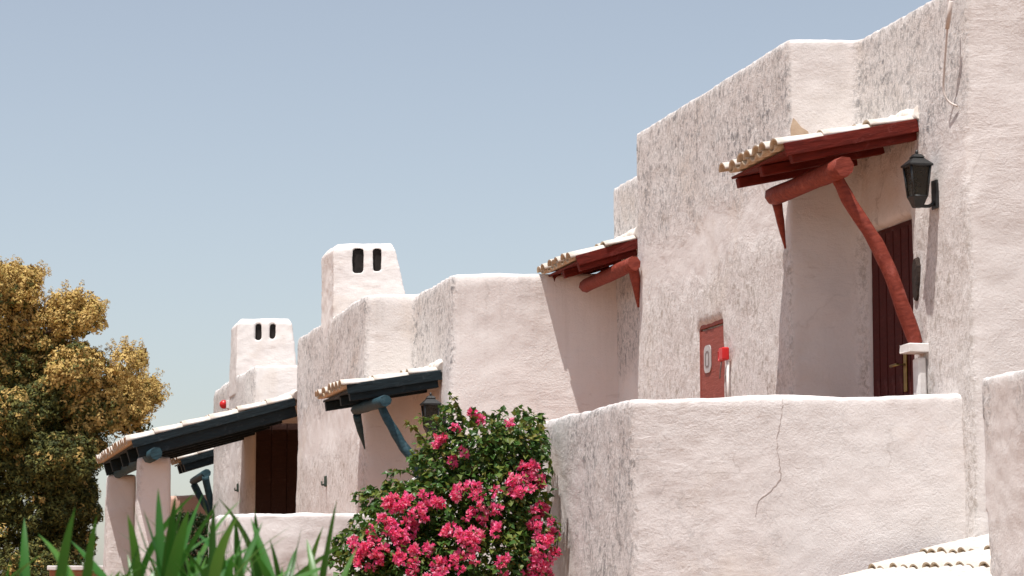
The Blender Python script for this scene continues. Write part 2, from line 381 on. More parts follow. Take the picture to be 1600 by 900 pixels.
# door: frame x along wall (T), y outward, z up
door_c = d0 + T * 0.40 - OUT * 0.235 + UP * ((dz1 - FLOOR1) / 2 - 0.01)
FD = frame(door_c, T, OUT, UP)
dh = dz1 - FLOOR1
door = box('door', (0.82, 0.05, dh), M_reddoor, h1); local(door, FD)
for i in range(6):
    box('plank', (0.122, 0.018, dh - 0.06), M_reddoor, door, Matrix.Translation((-0.34 + i * 0.136, 0.034, -0.01)), 0.004)
hp = box('handle_plate', (0.05, 0.012, 0.26), M_brass, door, Matrix.Translation((-0.20, 0.050, -0.02 - dh / 2 + 1.0)), 0.003)
link('handle', tube('handle', [(-0.20, 0.05, -dh / 2 + 1.03), (-0.20, 0.11, -dh / 2 + 1.03), (-0.10, 0.115, -dh / 2 + 1.025)], 0.011, M_brass, 8), door)
# bare dark patch by the door, ochre mortar scar at the top corner
def blob_patch(name, c, ax, ay, n, rx, ry, m, th=0.012, parent=None, pts=None):
    V = []; N = 22
    for k in range(N):
        q = 2 * math.pi * k / N; r = 1 + 0.16 * noise.noise(Vector((math.cos(q) * 2.2 + c.x, math.sin(q) * 2.2, c.z)))
        if pts: p = pts[k % len(pts)]
        V.append(c + ax * (math.cos(q) * rx * r) + ay * (math.sin(q) * ry * r))
    V2 = [v * 1.0 + n * th + (c - v) * 0.12 for v in V]
    Vs = [v - n * 0.03 for v in V] + V2 + [c + n * th * 1.1]
    Fs = [(k, (k + 1) % N, N + (k + 1) % N, N + k) for k in range(N)] + [(N + k, N + (k + 1) % N, 2 * N) for k in range(N)]
    me = mesh(name, Vs, Fs, m)
    if parent is not None: me.transform(parent.matrix_world.inverted())
    return link(name, me, parent)
blob_patch('bare_patch', onplane(1431, 436, c1 + OUT * 0.012, OUT), T, UP, OUT, 0.055, 0.15, M_hole, 0.008, h1)
def poly_patch(name, P3, n, m, th, parent):
    N = len(P3); Vs = [p - n * 0.03 for p in P3] + [p + n * th for p in P3]
    me = mesh(name, Vs, [(k, (k + 1) % N, N + (k + 1) % N, N + k) for k in range(N)] + [tuple(range(N, 2 * N))], m)
    me.transform(parent.matrix_world.inverted()); return link(name, me, parent)
FN = Vector((0, -1, 0))
poly_patch('mortar_scar', [onplane(x, y, a1, FN) for x, y in ((1236, 222), (1235, 200), (1239, 185), (1244, 190), (1252, 200), (1262, 206), (1266, 218), (1262, 226))], FN, M_ochre, 0.02, h1)

# ------------------------------------------------------------------ HOUSE 2 and HOUSE 3
a2 = P(570, 460, 23.75); c2 = P(650, 459, 23.75); e2 = back(c2, 22.2); f2 = back(a2, 27.9); Z2 = a2.z
h2 = empty('house', (1, 25, 0), 'white stucco house with larger chimney above the bougainvillea', 'house'); bpy.context.view_layer.update()
stucco('wall', [([e2.xy, (3.6, 22.2), (3.6, 27.9), f2.xy, a2.xy, c2.xy], -0.1, Z2)], M_wall2, h2, 0.042, 4, (), (0.022, 0.007, 0.004), 11.0)
a3 = P(397, 570, 31.5); f3 = back(a3, 35.7); Z3 = a3.z
h3 = empty('house', (-1, 33, 0), 'farther white stucco house with small chimney and dark brown plank panel', 'house'); bpy.context.view_layer.update()
stucco('wall', [([a3.xy, (1.5, 31.5), (1.5, 35.7), f3.xy], -0.1, Z3), ([back(a3 - OUT * 0.5, 35.5).xy, (1.5, 35.5), (1.5, 38), back(a3 - OUT * 0.5, 38).xy], -0.1, Z3 - 0.2)], M_far, h3, 0.055, 3, (), (0.022, 0.010, 0.005), 23.0)
# dark brown plank panel added over the end wall under the veranda
w3 = box('door', (1.15, 0.05, 2.05), M_brown, h3); local(w3, Matrix.Translation((a3.x + 0.04 + 0.575, 31.5 - 0.035, EYE + 0.05 + 1.0)))
for i in range(6): box('plank', (0.178, 0.016, 1.98), M_brown, w3, Matrix.Translation((-0.475 + i * 0.19, -0.030, 0)), 0.003)
# unseen slab added to keep sun out of the recess, and the inner wall
stucco('recess_sun_block', [([back(a2 - OUT * 0.02, 28.0).xy, (0.0, 28.0), (0.0, 31.4), back(a2 - OUT * 0.02, 31.4).xy], P(460, 625, 28).z - 0.05, P(460, 625, 28).z + 0.02)], M_far, h3, 0.05, 1, (), (0.004, 0.002, 0), 1)
stucco('veranda_wall', [([(-0.9, 27.8), (-0.6, 27.8), (-1.3, 31.6), (-1.6, 31.6)], -0.1, P(460, 625, 28).z)], M_far, h3, 0.06, 2, (), (0.01, 0.005, 0), 2)

def chimney(parent, Y, px0, px1, tx0, tx1, ytop, ybase, slots, depth, voxel, seed):
    """tapered stucco chimney pot with two slit openings"""
    b0 = P(px0, ybase, Y); b1 = P(px1, ybase, Y); t0 = P(tx0, ytop, Y); t1 = P(tx1, ytop, Y)
    zt = t0.z; zb_ = b0.z
    cx = (b0.x + b1.x) / 2
    def ring(x0, x1, z, ins):
        n0 = Vector((x0, Y + ins, z)); n1 = Vector((x1, Y + ins, z))
        return [n0, n1, n1 + T * (depth - 2 * ins) , n0 + T * (depth - 2 * ins)]
    bm = bmesh.new()
    rs = [ring(b0.x, b1.x, zb_ - 0.35, 0.0), ring(b0.x, b1.x, zb_, 0.0), ring(t0.x - 0.012, t1.x + 0.012, zt - 0.075, 0.03), ring(t0.x + 0.035, t1.x - 0.035, zt, 0.07)]
    vv = [[bm.verts.new(p) for p in r] for r in rs]
    for r, s in zip(vv, vv[1:]):
        for k in range(4): bm.faces.new((r[k], r[(k + 1) % 4], s[(k + 1) % 4], s[k]))
    bm.faces.new(vv[-1]); bm.faces.new(tuple(reversed(vv[0])))
    cuts = []
    for (sx0, sx1, sy0, sy1) in slots:
        p = P(sx0, sy1, Y); q = P(sx1, sy0, Y)
        cuts.append(box8(Vector((p.x, Y - 0.1, p.z)), Vector((q.x - p.x, 0, 0)), Vector((0, depth * 0.5 + 0.1, 0)), Vector((0, 0, q.z - p.z))))
    ch_ = stucco('chimney', None, M_chim, parent, voxel, 1, cuts, (0.014, 0.008, 0.004), seed, bm)
    for (sx0, sx1, sy0, sy1) in slots:      # dark box added in each slit, shade put into its colour
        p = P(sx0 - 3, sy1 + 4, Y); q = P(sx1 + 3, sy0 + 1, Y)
        fl = box('slit_shade', (q.x - p.x, 0.20, q.z - p.z), M_slitshade, ch_, None, 0.002)
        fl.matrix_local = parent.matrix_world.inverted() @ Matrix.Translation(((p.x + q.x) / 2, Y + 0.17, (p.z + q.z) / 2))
    return ch_
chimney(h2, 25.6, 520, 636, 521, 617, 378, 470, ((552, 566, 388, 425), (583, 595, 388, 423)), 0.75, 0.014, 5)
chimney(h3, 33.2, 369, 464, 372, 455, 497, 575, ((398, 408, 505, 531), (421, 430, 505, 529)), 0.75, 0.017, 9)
# the slits look dark because the boxes set in them are dark-coloured

# ------------------------------------------------------------------ terrace walls and floors
pc = P(985, 622, 16.33); pr = P(1500, 612, 15.86); PZ = pc.z
pdir = (pr - pc); pdir.z = 0; pdir.normalize()
pr2 = pr + pdir * 0.25; pf = back(pc, 22.15)
th = 0.26
ic = pc + pdir * th * 1.02 + T * th
o = stucco('terrace_wall', [([pr2.xy, (pr2 + Vector((0.03, th, 0))).xy, ic.xy, (pf + Vector((th, 0, 0))).xy, pf.xy, pc.xy], -0.1, PZ)], M_terr, None, 0.03, 5, (), (0.022, 0.007, 0.004), 31.0)
tag(o, 'big white stucco terrace wall with rounded top below the red door', 'wall')
from mathutils.bvhtree import BVHTree
bpy.context.view_layer.update()
bvh = BVHTree.FromObject(o, bpy.context.evaluated_depsgraph_get())
def crack(pix, wmax):
    pts = []
    for (x0, y0), (x1, y1) in zip(pix, pix[1:]):
        for k in range(6):
            f = k / 6; pts.append((x0 + (x1 - x0) * f + random.uniform(-1.6, 1.6), y0 + (y1 - y0) * f))
    V = []; Fc = []
    for i, (x, y) in enumerate(pts):
        hit = bvh.ray_cast(CAM, ray(x, y).normalized())
        if hit[0] is None: continue
        w_ = wmax * math.sin(math.pi * (i + 0.5) / len(pts)) ** 0.5 * random.uniform(0.35, 1.0); q = hit[0] + hit[1] * 0.003
        dx, dy = pts[min(i + 1, len(pts) - 1)][0] - pts[max(i - 1, 0)][0], pts[min(i + 1, len(pts) - 1)][1] - pts[max(i - 1, 0)][1]
        t_ = Vector((dx, 0, -dy)).normalized(); sd_ = t_.cross(hit[1]).normalized()
        V += [q - sd_ * w_ / 2, q + sd_ * w_ / 2, q - hit[1] * 0.012]
    for i in range(len(V) // 3 - 1):
        a_ = i * 3; Fc += [(a_, a_ + 1, a_ + 4, a_ + 3), (a_ + 1, a_ + 2, a_ + 5, a_ + 4), (a_ + 2, a_, a_ + 3, a_ + 5)]
    return link('crack', mesh('crack', V, Fc, M_crack), o)
crack([(1224, 622), (1221, 655), (1214, 690), (1217, 722), (1221, 748), (1203, 768), (1184, 784), (1180, 812)], 0.004)
def slab(name, pts, z0, z1, m):
    bm = bmesh.new(); prism_bm(bm, pts, z0, z1); bmesh.ops.recalc_face_normals(bm, faces=bm.faces); return tag(link(name, bm_mesh(name, bm, m)), kind='structure')
slab('terrace_floor', [(pr + Vector((0.15, 0.13, 0))).xy, (3.2, 17.6), (3.0, 22.1), (pf + Vector((0.1, 0, 0))).xy, (pc + pdir * 0.15 + T * 0.15).xy], 0.0, FLOOR1, M_floor)
# right-hand low wall continuing from the near corner
g0 = P(1528, 590, 13.5); gz = g0.z; g0 = Vector((g0.x, 13.5, 0)); g1_ = back(g0, 10.5)
bm = bmesh.new()
bot = [g0 - OUT * 0.10, g1_ - OUT * 0.10, g1_ + Vector((0.6, 0, 0)), g0 + Vector((0.6, 0, 0))]
topv = [g0.copy(), g1_.copy(), g1_ + Vector((0.6, 0, 0)), g0 + Vector((0.6, 0, 0))]
vb = [bm.verts.new((p.x, p.y, -0.1)) for p in bot]; vt = [bm.verts.new((p.x, p.y, gz)) for p in topv]
for i in range(4): bm.faces.new((vb[i], vb[(i + 1) % 4], vt[(i + 1) % 4], vt[i]))
bm.faces.new(vt); bm.faces.new(tuple(reversed(vb)))
o = stucco('terrace_wall', None, M_wallb, None, 0.03, 3, (), (0.012, 0.008, 0.006), 41.0, bm)
tag(o, 'grey weathered low stucco wall running from the tall plain corner', 'wall')
# terrace of house 2
q0 = P(362, 802, 21.0); QZ = q0.z; qf = back(q0, 22.7)
o = stucco('terrace_wall', [([(-0.28, 21.0), (-0.28, 21.26), (q0.x + 0.32, 21.26), (qf.x + 0.26, 22.7), qf.xy, q0.xy], -0.1, QZ)], M_terr, None, 0.035, 6, (), (0.025, 0.016, 0.010), 51.0)
tag(o, 'low rough white terrace wall behind the strap-leaved shrubs', 'wall')
slab('terrace_floor', [(q0.x + 0.15, 21.13), (-0.3, 21.13), (0.2, 24.2), (-1.0, 28), (-2.6, 28), (qf.x + 0.1, 22.6)], 0.0, EYE - 0.15, M_floor)
# far parapet and left cap wall
pz = P(300, 773, 37)
o = stucco('terrace_wall', [([P(255, 773, 37).xy, P(345, 773, 37).xy, (P(345, 773, 37) + Vector((0, .3, 0))).xy, (P(255, 773, 37) + Vector((0, .3, 0))).xy], -0.1, pz.z)], M_pink, None, 0.05, 3, (), (0.02, 0.01, 0), 61)
tag(o, 'small pink rendered wall seen far behind the white columns', 'wall')
pz = P(150, 884, 33)
ow = empty('garden_wall', (P(140, 884, 33).x, 33, 0), 'low garden wall with terracotta side and white coping beside the tree', 'wall'); bpy.context.view_layer.update()
for nm, s, z, m in (('wall', (1.0, 0.28, pz.z - 0.06), (pz.z - 0.06) / 2, simple('terracotta_render', (0.42, 0.17, 0.09), (0.34, 0.13, 0.07), 8)), ('coping', (1.06, 0.34, 0.06), pz.z - 0.03, M_white)):
    b_ = box(nm, s, m, ow, Matrix.Translation((0, 0, z)) @ Matrix.Rotation(R(8), 4, 'Z'), 0.01)

# ------------------------------------------------------------------ tiled canopies
def tile_mesh(name, length, r0, r1, th, m_out, m_in, arc=math.pi * 0.94, seg=9, warp=0.0):
    """barrel tile, axis +x (down the slope), crown +z"""
    V = []; Fc = []; fm = []
    for (x, r) in ((0, r1), (length, r0)):
        for rr in (r, r - th):
            for k in range(seg + 1):
                q = math.pi / 2 - arc / 2 + arc * k / seg
                V.append((x, math.cos(q) * rr, (math.sin(q) * rr - r1 * 0.15) * 0.72))
    n = seg + 1
    for k in range(seg):
        Fc.append((k, k + 1, 2 * n + k + 1, 2 * n + k)); fm.append(0)
        Fc.append((n + k + 1, n + k, 3 * n + k, 3 * n + k + 1)); fm.append(1)
        Fc.append((k + 1, k, n + k, n + k + 1)); fm.append(1)
        Fc.append((2 * n + k, 2 * n + k + 1, 3 * n + k + 1, 3 * n + k)); fm.append(1)
    for k in (0, seg): Fc.append((k, n + k, 3 * n + k, 2 * n + k)); fm.append(1)
    me = mesh(name, V, Fc, [m_out, m_in], False, fm)
    bm = bmesh.new(); bm.from_mesh(me); bmesh.ops.recalc_face_normals(bm, faces=bm.faces); bm.to_mesh(me); bm.free()
    sm = [f < 2 and (i % 4) < 2 and i < 4 * seg for i, f in enumerate(fm)]
    me.polygons.foreach_set('use_smooth', sm); return me
def canopy(label, group, Rp, Epx, L, wood, spacing=0.17, expo=0.31, rafters=3, deck_n=None, rz=(0.07, 0.12), mortar=True, flat_top=False, raft_inset=0.035, barge=0.085):
    """Lean-to roof on a side wall. Rp: near upper corner; Epx: pixel of the near eave corner; L: depth along the wall."""
    E = Epx if isinstance(Epx, Vector) else onplane(Epx[0], Epx[1], Rp, T)
    ln = (E - Rp).length; u = (E - Rp).normalized(); y = -T; w = u.cross(y).normalized()
    M = frame(Rp, u, y, w)
    root = empty('porch_canopy', None, label, 'canopy', group, M); bpy.context.view_layer.update()
    ncol = max(2, round(L / spacing)); sp = L / ncol; nrow = max(1, round(ln / expo)); ex = ln / nrow
    tl = ex + 0.07
    cov = tile_mesh('tile', tl, sp * 0.50, sp * 0.42, 0.013, M_tilew, M_clay)
    pan = tile_mesh('tile_pan', tl, sp * 0.42, sp * 0.50, 0.013, M_clay, M_clay, math.pi * 0.8, 7)
    tilt = math.atan2(0.022, ex)
    for r in range(nrow):
        for c in range(ncol):
            yy = -(c + 0.5) * sp
            x0 = r * ex - 0.07 + random.uniform(-0.012, 0.012)
            link('tile', cov, root, (x0, yy + random.uniform(-0.010, 0.010), 0.035 + random.uniform(-0.006, 0.006)), (random.uniform(-0.07, 0.07), -tilt * 0.6 + random.uniform(-0.012, 0.012), random.uniform(-0.045, 0.045)))
            if c < ncol - 1:
                link('tile', pan, root, (x0 - 0.01, yy - sp / 2, 0.035 + sp * 0.12), (math.pi, tilt * 0.0, random.uniform(-0.015, 0.015)))
    # deck boards run along the wall
    nb = deck_n or max(3, round(ln / 0.14)); bwid = (ln - 0.06) / nb
    bme = bm_mesh('board', box_bm(bwid - 0.006, L - 0.03, 0.018, 0.002, 1), wood)
    for i in range(nb):
        link('board', bme, root, (0.0 + bwid * (i + 0.5), -L / 2, 0.004 - 0.012 + random.uniform(-0.002, 0.002)))
    if barge:
        link('barge_board', bm_mesh('barge_board', box_bm(ln - 0.05, 0.022, barge, 0.003, 1, 0.002), wood), root, ((ln - 0.05) / 2, -0.004, 0.045 - barge / 2))
    # rafters down the slope
    rme = bm_mesh('rafter', box_bm(ln - 0.10, rz[0], rz[1], 0.008, 2, 0.002), wood)
    for i in range(rafters):
        f = i / (rafters - 1)
        yy = -(raft_inset + rz[0] / 2 + f * (L - rz[0] - 2 * raft_inset))
        link('rafter', rme, root, ((ln - 0.10) / 2 + 0.02 + random.uniform(-0.02, 0.02), yy, -0.018 - rz[1] / 2), (0, 0, random.uniform(-0.012, 0.012)))
    if mortar:
        n = max(6, int(L / 0.09)); pts = [Vector((-0.03 + random.uniform(-0.012, 0.012), 0.0 - L * k / n, 0.075 + random.uniform(-0.015, 0.02))) for k in range(n + 1)]
        link('mortar_fillet', tube('mortar_fillet', pts, [0.055 + random.uniform(-0.012, 0.015) for _ in pts], M_tilew, 12, 0.15), root)
    return root, M, ln
def add_world_mesh(name, me, root):
    me.transform(root.matrix_world.inverted()); return link(name, me, root)
def log(name, p, q, r0, r1, m, root, wob=0.12, n=8):
    pts = [p + (q - p) * (i / n) for i in range(n + 1)]
    return add_world_mesh(name, tube(name, pts, lerp_list([r0, r1], n + 1), m, 8, wob), root)
def strut(name, pix, Ys, rads, m, root, n=5):
    pts = curve([P(x, y, Y) for (x, y), Y in zip(pix, Ys)], n)
    return add_world_mesh(name, tube(name, pts, lerp_list(rads, len(pts)), m, 14, 0.18), root)
def block(name, c, size, m, root, axes=(T, OUT, UP), bev=0.006, jit=0.003):
    me = bm_mesh(name, box_bm(*size, bev=bev, jitter=jit), m); me.transform(frame(c, *axes)); return add_world_mesh(name, me, root)

# 1: over the red door
Rp = onplane(1434, 196, c1 + OUT * 0.01, OUT)
can1, Mc, ln1 = canopy('red timber porch canopy with white tiles above the red door', 'tiled porch canopies', Rp, (1216, 236), 1.17, M_rshade, 0.163, 0.31, 3, None, (0.070, 0.070))
bn = P(1320, 260, 16.22); bf = P(1208, 307, 17.25)
log('beam', bn, bf, 0.068, 0.062, M_red, can1)
strut('strut', [(1303, 268), (1329, 318), (1362, 368), (1388, 420), (1409, 475), (1428, 528), (1432, 538)], [16.44, 16.42, 16.41, 16.41, 16.42, 16.44, 16.44], [0.040, 0.044, 0.046, 0.050, 0.052, 0.052, 0.048], M_red, can1)
strut('strut', [(1214, 318), (1219, 345), (1227, 388)], [17.3, 17.36, 17.46], [0.034, 0.028, 0.006], M_red, can1)
cb = P(1432, 545, 16.42)
block('corbel', cb, (0.16, 0.17, 0.055), M_white, can1)
block('bracket_post', cb + Vector((0.02, 0, -0.03 - 0.30)), (0.09, 0.07, 0.55), M_white, can1, bev=0.02)
# 2: beside the far end of the tall wall
Rp = onplane(1000, 380, r0 + OUT * 0.0, OUT)
Rp = Vector((Rp.x, Rp.y, Rp.z)); Rp = P(1000, 380, 21.32)
can2, _, ln2 = canopy('red timber porch canopy tucked behind the far end of the tall house', 'tiled porch canopies', Rp, (893, 410), 1.12, M_rshade, 0.163, 0.31, 3, None, (0.070, 0.070))
bn = P(991, 411, 21.0); bf = P(914, 447, 21.9)
log('beam', bn, bf, 0.062, 0.058, M_red, can2)
strut('strut', [(990, 420), (993, 440), (998, 480)], [21.1, 21.12, 21.18], [0.045, 0.04, 0.012], M_red, can2)
# 3: blue canopy of house 2
Rp = onplane(690, 586, c2 + OUT * 0.01, OUT)
can3, _, ln3 = canopy('dark blue porch canopy with curved strut behind the bougainvillea', 'tiled porch canopies', Rp, (534, 610), 1.45, M_bshade, 0.163, 0.33, 3, None, (0.070, 0.085))
bn = P(603, 626, 22.1); bf = P(556, 640, 23.3)
log('beam', bn, bf, 0.052, 0.050, M_blue, can3)
strut('strut', [(594, 632), (611, 665), (630, 697), (647, 720), (655, 745), (658, 760)], [22.34, 22.3, 22.3] + [22.3, 22.34, 22.36], [0.036, 0.042, 0.044, 0.042, 0.040], M_blue, can3)
strut('strut', [(558, 648), (562, 670), (570, 701)], [23.32, 23.4, 23.6], [0.040, 0.03, 0.006], M_blue, can3)
cb = P(650, 752, 22.4)
block('corbel', cb, (0.20, 0.17, 0.06), M_white, can3, axes=(T, (OUT - UP * 0.55).normalized(), (UP + OUT * 0.55).normalized()))
block('bracket_post', P(636, 766, 22.35), (0.16, 0.17, 0.08), M_white, can3, axes=(T, (OUT - UP * 0.6).normalized(), (UP + OUT * 0.6).normalized()))
# 4: long veranda roof on columns
Rp = P(462, 628, 28.0)
can4, _, ln4 = canopy('long dark blue veranda roof with white tiles on two columns', 'tiled porch canopies', Rp, (200, 696), 4.6, M_bshade, 0.20, 0.30, 5, 8, (0.08, 0.14))
bn = P(244, 708, 27.2); bf = back(bn, 32.2)
log('beam', bn, bf, 0.068, 0.065, M_blue, can4)
# 5: small far canopy
Rp = P(345, 704, 36.1)
can5, _, ln5 = canopy('small dark blue porch canopy seen beyond the white columns', 'tiled porch canopies', Rp, (278, 724), 1.1, M_bshade, 0.17, 0.30, 3, None, (0.08, 0.12))
log('beam', P(323, 739, 35.6), P(302, 752, 36.6), 0.06, 0.055, M_blue, can5)
strut('strut', [(321, 744), (326, 770), (334, 800)], [35.62, 35.7, 35.8], [0.05, 0.05, 0.05], M_blue, can5)
strut('strut', [(303, 757), (314, 778), (330, 803)], [36.55, 36.5, 36.4], [0.05, 0.05, 0.05], M_blue, can5)
# 6: low lean-to roof at the foot of the terrace wall
Rp = back(Vector((e1.x, e1.y, EYE + 0.235)), 13.62)
can6, M6, ln6 = canopy('low white tiled lean-to roof in the corner below the terrace wall', 'tiled porch canopies', Rp, Rp + OUT * 1.25 - UP * 0.37, 2.28, M_rshade, 0.165, 0.30, 4, mortar=False)

# veranda columns
for (x0, x1, yt, Y, lab, sd) in ((218, 268, 714, 28.0, 'lit white stucco column under the near end of the veranda roof', 3), (169, 213, 741, 32.0, 'shaded stucco column under the far end of the veranda roof', 8)):
    pa = P(x0, yt, Y); pb = P(x1, yt, Y); pa2 = P(x0 - 5, 900, Y)
    bm = bmesh.new(); wd = pb.x - pa.x
    lo = [(pa.x - 0.05, Y - 0.03), (pb.x + 0.03, Y - 0.03), (pb.x + 0.03 - K * wd, Y + wd), (pa.x - 0.05 - K * wd, Y + wd)]
    hi = [(pa.x, Y), (pb.x, Y), (pb.x - K * wd, Y + wd), (pa.x - K * wd, Y + wd)]
    vb = [bm.verts.new((x, y, -0.1)) for x, y in lo]; vt = [bm.verts.new((x, y, pa.z)) for x, y in hi]
    for i in range(4): bm.faces.new((vb[i], vb[(i + 1) % 4], vt[(i + 1) % 4], vt[i]))
    bm.faces.new(vt); bm.faces.new(tuple(reversed(vb)))
    o = stucco('column', None, M_far, None, 0.03, 4, (), (0.012, 0.008, 0.004), sd, bm)
    tag(o, lab, 'column', 'columns of the veranda')

# ------------------------------------------------------------------ wall lanterns
def lantern(label, wallpt, px_c, s):
    """carriage lantern on a short arm; s = overall height; wallpt on wall plane"""
    root = empty('wall_lantern', None, label, 'lantern', 'wall lanterns', frame(wallpt, T, OUT, UP)); bpy.context.view_layer.update()
    o = 0.135 * s / 0.36; w0 = 0.070 * s / 0.36; w1 = 0.050 * s / 0.36
    zt = 0.10 * s / 0.36; zb_ = -0.11 * s / 0.36
    # frustum cage: corner bars
    def corner(k, w, z): return Vector((w * (1 if k in (0, 3) else -1), o + w * (1 if k in (0, 1) else -1), z))
    for k in range(4):
        link('bar', tube('bar', [corner(k, w1, zb_), corner(k, w0, zt)], 0.009 * s / 0.36, M_iron, 6), root)
        k2 = (k + 1) % 4
        a, b, c, d = corner(k, w1, zb_), corner(k2, w1, zb_), corner(k2, w0, zt), corner(k, w0, zt)
        ce = Vector((0, o, 0)); ins = lambda p: p + (Vector((0, o, p.z)) - p) * 0.08
        q = [ins(v) for v in (a, b, c, d)]
        nrm = (q[1] - q[0]).cross(q[3] - q[0]).normalized() * 0.003
        me = mesh('pane', q + [v - nrm for v in q], [(0, 1, 2, 3), (7, 6, 5, 4), (0, 4, 5, 1), (1, 5, 6, 2), (2, 6, 7, 3), (3, 7, 4, 0)], M_glass); link('pane', me, root)
        for (za, wa) in ((zb_, w1), (zt, w0), ((zb_ * 0.72 + zt * 0.28), w1 + (w0 - w1) * 0.28)):
            pass
        link('rail', tube('rail', [corner(k, w1, zb_), corner(k2, w1, zb_)], 0.008 * s / 0.36, M_iron, 6), root)
        link('rail', tube('rail', [corner(k, w0, zt), corner(k2, w0, zt)], 0.009 * s / 0.36, M_iron, 6), root)
    def frust(name, zs, ws):
        V = []; 
        for z, w in zip(zs, ws): V += [corner(k, w, z) for k in range(4)]
        Fc = [(i * 4 + k, i * 4 + (k + 1) % 4, i * 4 + 4 + (k + 1) % 4, i * 4 + 4 + k) for i in range(len(zs) - 1) for k in range(4)] + [(0, 3, 2, 1), tuple(range(4 * len(zs) - 4, 4 * len(zs)))]
        me = mesh(name, V, Fc, M_iron); bm = bmesh.new(); bm.from_mesh(me); bmesh.ops.recalc_face_normals(bm, faces=bm.faces); bm.to_mesh(me); bm.free()
        return link(name, me, root)
    f = s / 0.36
    frust('cap', [zt, zt + 0.012 * f, zt + 0.06 * f, zt + 0.062 * f, zt + 0.085 * f], [w0 * 1.22, w0 * 1.22, w0 * 0.5, w0 * 0.62, w0 * 0.35])
    frust('base', [zb_ - 0.075 * f, zb_ - 0.07 * f, zb_ - 0.025 * f, zb_], [w1 * 0.45, w1 * 0.6, w1 * 0.9, w1 * 1.12])
    link('finial', tube('finial', [Vector((0, o, zt + 0.08 * f)), Vector((0, o, zt + 0.10 * f)), Vector((0, o, zt + 0.12 * f))], [0.008 * f, 0.013 * f, 0.002], M_iron, 8), root)
    link('arm', tube('arm', curve([(0, 0.0, zb_ - 0.02 * f), (0, 0.05 * f, zb_ - 0.06 * f), (0, o, zb_ - 0.06 * f)], 4), 0.012 * f, M_iron, 8), root)
    box('back_plate', (0.09 * f, 0.016, 0.20 * f), M_iron, root, Matrix.Translation((0, 0.008, zb_ + 0.02 * f)), 0.004)
    link('candle_lamp', tube('candle_lamp', [Vector((0, o, zb_)), Vector((0, o, zb_ + 0.05 * f)), Vector((0, o, zb_ + 0.10 * f)), Vector((0, o, zb_ + 0.13 * f))], [0.014 * f, 0.014 * f, 0.02 * f, 0.004], M_white, 8), root)
    return root
pw = onplane(1462, 284, c1 + OUT * 0.01, OUT)
lantern('large black wall lantern beside the red door', pw, None, 0.335)
pw2 = onplane(695, 650, c2 + OUT * 0.01, OUT)
lantern('dark wall lantern under the blue canopy, half behind bougainvillea sprays', pw2, None, 0.34)

# ------------------------------------------------------------------ hydrant cabinet
cx = cab0 + T * cab_w / 2 + UP * cab_h / 2
cabr = empty('wall_cabinet', None, 'faded red metal wall cabinet recessed in the tall wall', 'cabinet', None, frame(cx - OUT * 0.05, T, OUT, UP)); bpy.context.view_layer.update()
cw, ch = cab_w, cab_h
box('cabinet_door', (cw - 0.05, 0.02, ch - 0.07), M_cab, cabr, Matrix.Translation((0, 0.012, -0.012)), 0.004)
for nm, s, p in (('frame_rail', (cw, 0.035, 0.03), (0, 0.008, ch / 2 - 0.015)), ('frame_rail', (cw, 0.035, 0.03), (0, 0.008, -ch / 2 + 0.015)), ('frame_stile', (0.025, 0.035, ch - 0.064), (cw / 2 - 0.012, 0.008, 0)), ('frame_stile', (0.025, 0.035, ch - 0.064), (-cw / 2 + 0.012, 0.008, 0))):
    box(nm, s, M_cab, cabr, Matrix.Translation(p), 0.003)
def rrect(name, w, h, r, th, m, parent, M):
    pts = []
    for (cx_, cy_, a0) in ((w / 2 - r, h / 2 - r, 0), (-w / 2 + r, h / 2 - r, 90), (-w / 2 + r, -h / 2 + r, 180), (w / 2 - r, -h / 2 + r, 270)):
        for k in range(6): q = R(a0 + 18 * k); pts.append((cx_ + r * math.cos(q), cy_ + r * math.sin(q)))
    n = len(pts); V = [(x, -th / 2, z) for x, z in pts] + [(x, th / 2, z) for x, z in pts]
    me = mesh(name, V, [tuple(range(n)), tuple(reversed(range(n, 2 * n)))] + [(k, n + k, n + (k + 1) % n, (k + 1) % n) for k in range(n)], m)
    bm = bmesh.new(); bm.from_mesh(me); bmesh.ops.recalc_face_normals(bm, faces=bm.faces); bm.to_mesh(me); bm.free()
    o = link(name, me, parent); o.matrix_local = M; return o
pl = onplane(1107, 561, cx - OUT * 0.03, OUT); lp = cabr.matrix_world.inverted() @ pl
rrect('instruction_plate', 0.17, 0.21, 0.05, 0.006, M_plate, cabr, Matrix.Translation((lp.x, 0.027, lp.z)))
for k, (zz, ww) in enumerate(((0.055, 0.06), (-0.055, 0.06))):
    box('print_mark', (ww, 0.002, 0.012), M_dark, cabr, Matrix.Translation((lp.x, 0.032, lp.z + zz)), 0.0005)
for sx in (-0.04, 0.04): box('print_mark', (0.012, 0.002, 0.10), M_dark, cabr, Matrix.Translation((lp.x + sx, 0.0335, lp.z)), 0.0005)
al = onplane(1127, 553, a1 + OUT * 0.06, OUT)
alr = empty('alarm_box', None, 'small bright red alarm box beside the faded wall cabinet', 'alarm box', None, frame(al - OUT * 0.06, T, OUT, UP)); bpy.context.view_layer.update()
box('housing', (0.10, 0.055, 0.095), M_alarm, alr, Matrix.Translation((0, 0.04, 0)), 0.01)
link('bracket', tube('bracket', [Vector(p) for p in ((0.06, 0.03, 0.03), (0.14, 0.035, 0.03), (0.14, 0.035, -0.04), (0.06, 0.03, -0.04))], 0.008, M_alarm, 6), alr)
link('cord', tube('cord', curve([(0.09, 0.03, -0.05), (0.12, 0.03, -0.12), (0.15, 0.025, -0.17)], 3), 0.006, M_dark, 6), alr)
link('conduit', tube('conduit', [Vector((-0.03, 0.02, -0.05)), Vector((-0.03, 0.02, -0.45))], 0.011, M_white, 8), alr)

